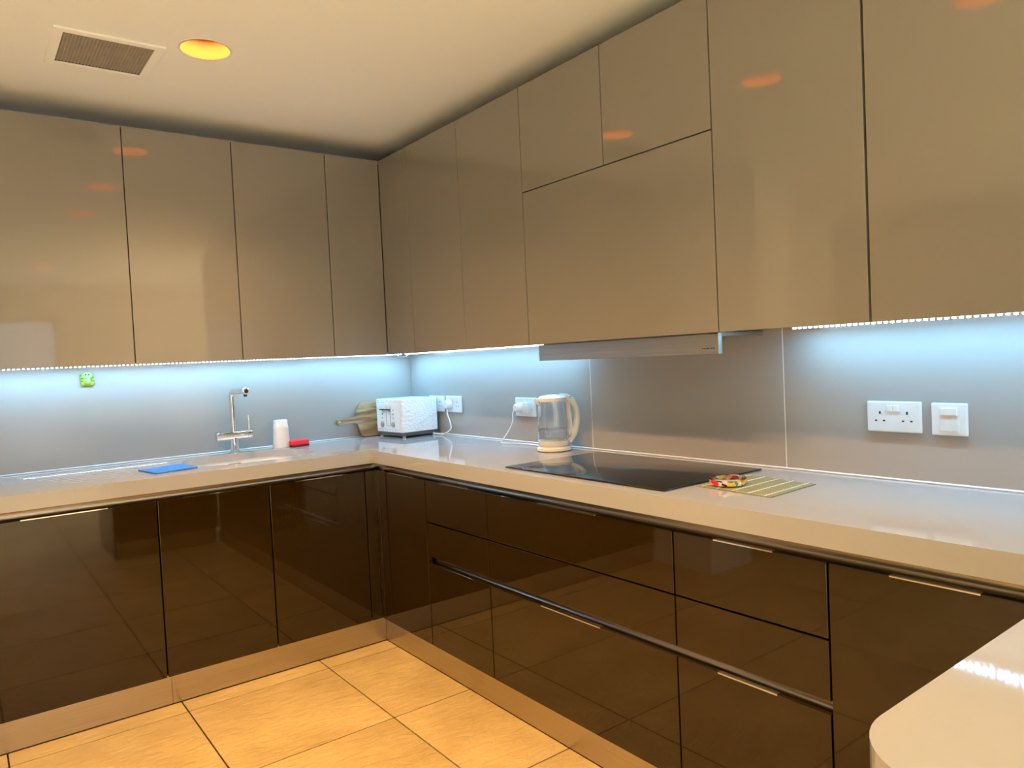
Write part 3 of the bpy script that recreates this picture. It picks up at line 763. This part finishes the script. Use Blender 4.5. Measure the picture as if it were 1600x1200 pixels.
# ------------------------------------------------------------------ wall sticker (small green creature)
st = empty('wall_sticker', (-1.616, -0.0005, 1.287)); tag(st, 'small lime green creature-shaped sticker on the back wall', 'sticker')
def blob(name, x, z, rx, rz, m, y=0.0, th=0.006, parent=None):
    bm = bmesh.new(); bmesh.ops.create_uvsphere(bm, u_segments=20, v_segments=10, radius=1)
    for v in bm.verts: v.co = Vector((v.co.x * rx + x, v.co.y * th - th - y, v.co.z * rz + z))
    return link_mesh(name, bm, m, parent or st, True)
blob('body', 0, -0.012, 0.020, 0.020, M['green'])
hd = blob('head', 0.001, 0.014, 0.022, 0.017, M['pale_green'], 0.001)
blob('belly', 0.004, -0.010, 0.009, 0.014, M['pale_green'], 0.004, 0.0055)
for s in (-1, 1):
    blob('eye', s * 0.006 + 0.001, 0.018, 0.0028, 0.0030, M['black'], 0.010, 0.003, hd)
    blob('ear', s * 0.022, 0.010, 0.006, 0.009, M['green'], 0.001, 0.004)
    blob('leg', s * 0.018, -0.022, 0.009, 0.010, M['green'], 0.0015, 0.005)
    blob('arm', s * 0.020, -0.006, 0.007, 0.006, M['green'], 0.002, 0.005)

# ------------------------------------------------------------------ kettle
KX, KY = -0.115, -1.372
th_h = math.atan2(-0.6042, 0.7954)         # the handle points to the viewer's right
k = empty('kettle', (KX, KY, ZTOP), th_h); tag(k, 'clear glass kettle with white lid and handle left of the black hob', 'kettle')
bm = bmesh.new(); lathe(bm, [(0, 0.0012), (0.068, 0.0012), (0.072, 0.004), (0.071, 0.014), (0.062, 0.020), (0, 0.020)], 48); link_mesh('power_base', bm, M['cream'], k, True)
bm = bmesh.new(); lathe(bm, [(0, 0.0205), (0.058, 0.0205), (0.062, 0.024), (0.0640, 0.036), (0.0655, 0.044), (0, 0.044)], 48); link_mesh('lower_skirt', bm, M['cream'], k, True)
bm = bmesh.new(); lathe(bm, [(0.0, 0.0445), (0.0625, 0.0445), (0.0640, 0.052), (0.0605, 0.053), (0.0, 0.052)], 48); link_mesh('heating_plate', bm, M['chrome'], k, True)
op = [(0.0635, 0.0535), (0.0650, 0.075), (0.0640, 0.120), (0.0600, 0.165), (0.0555, 0.200), (0.0550, 0.214)]
bm = bmesh.new(); prof = op + [(r_ - 0.0024, z_) for r_, z_ in op[::-1]]; lathe(bm, prof + [prof[0]], 56); link_mesh('glass_body', bm, M['glass'], k, True)
bm = bmesh.new(); lathe(bm, [(0, 0.0542), (0.0608, 0.0542), (0.0622, 0.075), (0.0621, 0.0905), (0, 0.0905)], 48); link_mesh('water', bm, M['water'], k, True)
bm = bmesh.new(); lathe(bm, [(0.0565, 0.205), (0.0580, 0.206), (0.0590, 0.219), (0.050, 0.227), (0.02, 0.2315), (0, 0.232), (0, 0.218), (0.0520, 0.2145), (0.0528, 0.206), (0.0565, 0.205)], 48)
lid = link_mesh('lid', bm, M['plastic'], k, True)
bm = bmesh.new()   # spout lip on the far side from the handle
tube(bm, [(-0.050, 0, 0.188), (-0.062, 0, 0.205), (-0.071, 0, 0.219)], [0.004, 0.010, 0.007], 14, ry=0.020)
link_mesh('spout', bm, M['plastic'], k, True)
bm = bmesh.new()
hp = smooth_path([(0.030, 0, 0.222), (0.060, 0, 0.218), (0.085, 0, 0.200), (0.0985, 0, 0.165), (0.1000, 0, 0.125), (0.092, 0, 0.085), (0.078, 0, 0.055), (0.062, 0, 0.036)], 6)
rr = [0.0065 + 0.0025 * math.sin(PI * min(1, i / (len(hp) - 1))) for i in range(len(hp))]
tube(bm, hp, rr, 16, ry=0.0135, up=(0, 1, 0))
hd = link_mesh('handle', bm, M['cream'], k, True)
bm = bmesh.new(); tube(bm, [(0.0600, 0, 0.200), (0.0640, 0, 0.16), (0.0675, 0, 0.11), (0.0680, 0, 0.05)], 0.0028, 12, ry=0.012, up=(0, 1, 0)); link_mesh('handle_back', bm, M['cream'], k, True)
bm = bmesh.new(); bx(bm, (0.066, -0.007, 0.2165), (0.080, 0.007, 0.2230), 0.002, 2); link_mesh('lid_button', bm, M['grey'], hd, True)
mw = Matrix.Translation((KX, KY, ZTOP)) @ Matrix.Rotation(th_h, 4, 'Z'); inv = mw.inverted()
# adapter block plus round plug in the left outlet of the socket behind
bm = bmesh.new()
vs0 = bx(bm, (-0.0360, -1.105, 1.040), (-0.0102, -1.063, 1.088), 0.004, 2)
for v in bm.verts: v.co = W(v.co)
ad = link_mesh('plug_adapter', bm, M['plastic'], k, True)
bm = bmesh.new(); tube(bm, [W((-0.0100, -1.030, 1.062)), W((-0.034, -1.030, 1.062)), W((-0.046, -1.033, 1.062)), W((-0.052, -1.033, 1.062))], [0.024, 0.022, 0.018, 0.012], 20)
link_mesh('plug', bm, M['plastic'], k, True)
bm = bmesh.new(); tube(bm, [W(p) for p in smooth_path([(-0.048, -1.020, 1.056), (-0.050, -1.012, 1.035), (-0.050, -1.008, 1.00), (-0.055, -0.985, 0.96), (-0.085, -0.965, 0.909), (-0.10, -0.99, 0.9045), (-0.085, -1.08, 0.9060), (-0.07, -1.17, 0.9055), (-0.082, -1.26, 0.9050), (-0.088, -1.298, 0.907)], 8)], 0.0024, 8)
link_mesh('lead', bm, M['plastic'], k, True)

# ------------------------------------------------------------------ bamboo mat and dish
mt = empty('bamboo_mat', (-0.297, -2.460, ZTOP), math.radians(0)); tag(mt, 'small square bamboo slat mat on the worktop beside the hob', 'mat')
quad = [(-0.409, -2.340), (-0.172, -2.338), (-0.193, -2.578), (-0.424, -2.590)]
quad = [(x + 0.297, y + 2.460) for x, y in quad]
bm = bmesh.new(); ns = 62
def Q(u, v):   # u along x, v along y
    a, b, c, d = [Vector(p) for p in quad]
    return (a * (1 - u) + b * u) * (1 - v) + (d * (1 - u) + c * u) * v
for i in range(ns):
    u0, u1 = (i + 0.08) / ns, (i + 0.92) / ns
    j0, j1 = random.uniform(-0.004, 0.004), 1 + random.uniform(-0.004, 0.004); dz = random.uniform(0, 0.0005)
    p = [Q(u0, j0), Q(u1, j0), Q(u1, j1), Q(u0, j1)]
    lo = [bm.verts.new((q_.x, q_.y, 0.0004)) for q_ in p]; hi = [bm.verts.new((q_.x, q_.y, 0.0026 + dz)) for q_ in p]
    bm.faces.new(lo[::-1]); bm.faces.new(hi)
    for e in range(4): bm.faces.new((lo[e], lo[(e + 1) % 4], hi[(e + 1) % 4], hi[e]))
s = link_mesh('slats', bm, M['bamboo'], mt); s['kind'] = 'stuff'
for v in (0.08, 0.29, 0.50, 0.71, 0.92):
    bm = bmesh.new(); tube(bm, [(*Q(i / 60, v + 0.006 * math.sin(i * 1.7)), 0.0030 + 0.0007 * (i % 2)) for i in range(61)], 0.0011, 6, ry=0.0020)
    link_mesh('binding_cord', bm, M['cord'], mt, True)

dx, dy = -0.352, -2.405
d = empty('dish', (dx, dy, ZTOP + 0.0037)); tag(d, 'round shallow glass dish with a colourful fruit print, on the bamboo mat', 'dish')
bm = bmesh.new(); lathe(bm, [(0, 0.0003), (0.044, 0.0003), (0.048, 0.003), (0.0505, 0.020), (0.0500, 0.0225), (0.0460, 0.0225), (0.0445, 0.006), (0, 0.005)], 56); link_mesh('glass_bowl', bm, M['glass'], d, True)
bm = bmesh.new(); lathe(bm, [(0.0490, 0.004), (0.0512, 0.0185), (0.0516, 0.0185), (0.0494, 0.004), (0.0490, 0.004)], 56); link_mesh('printed_band', bm, M['print'], d, True)
bm = bmesh.new(); lathe(bm, [(0, 0.0052), (0.040, 0.0052), (0.040, 0.0062), (0, 0.0062)], 40); link_mesh('inner_disc', bm, M['grey'], d, True)
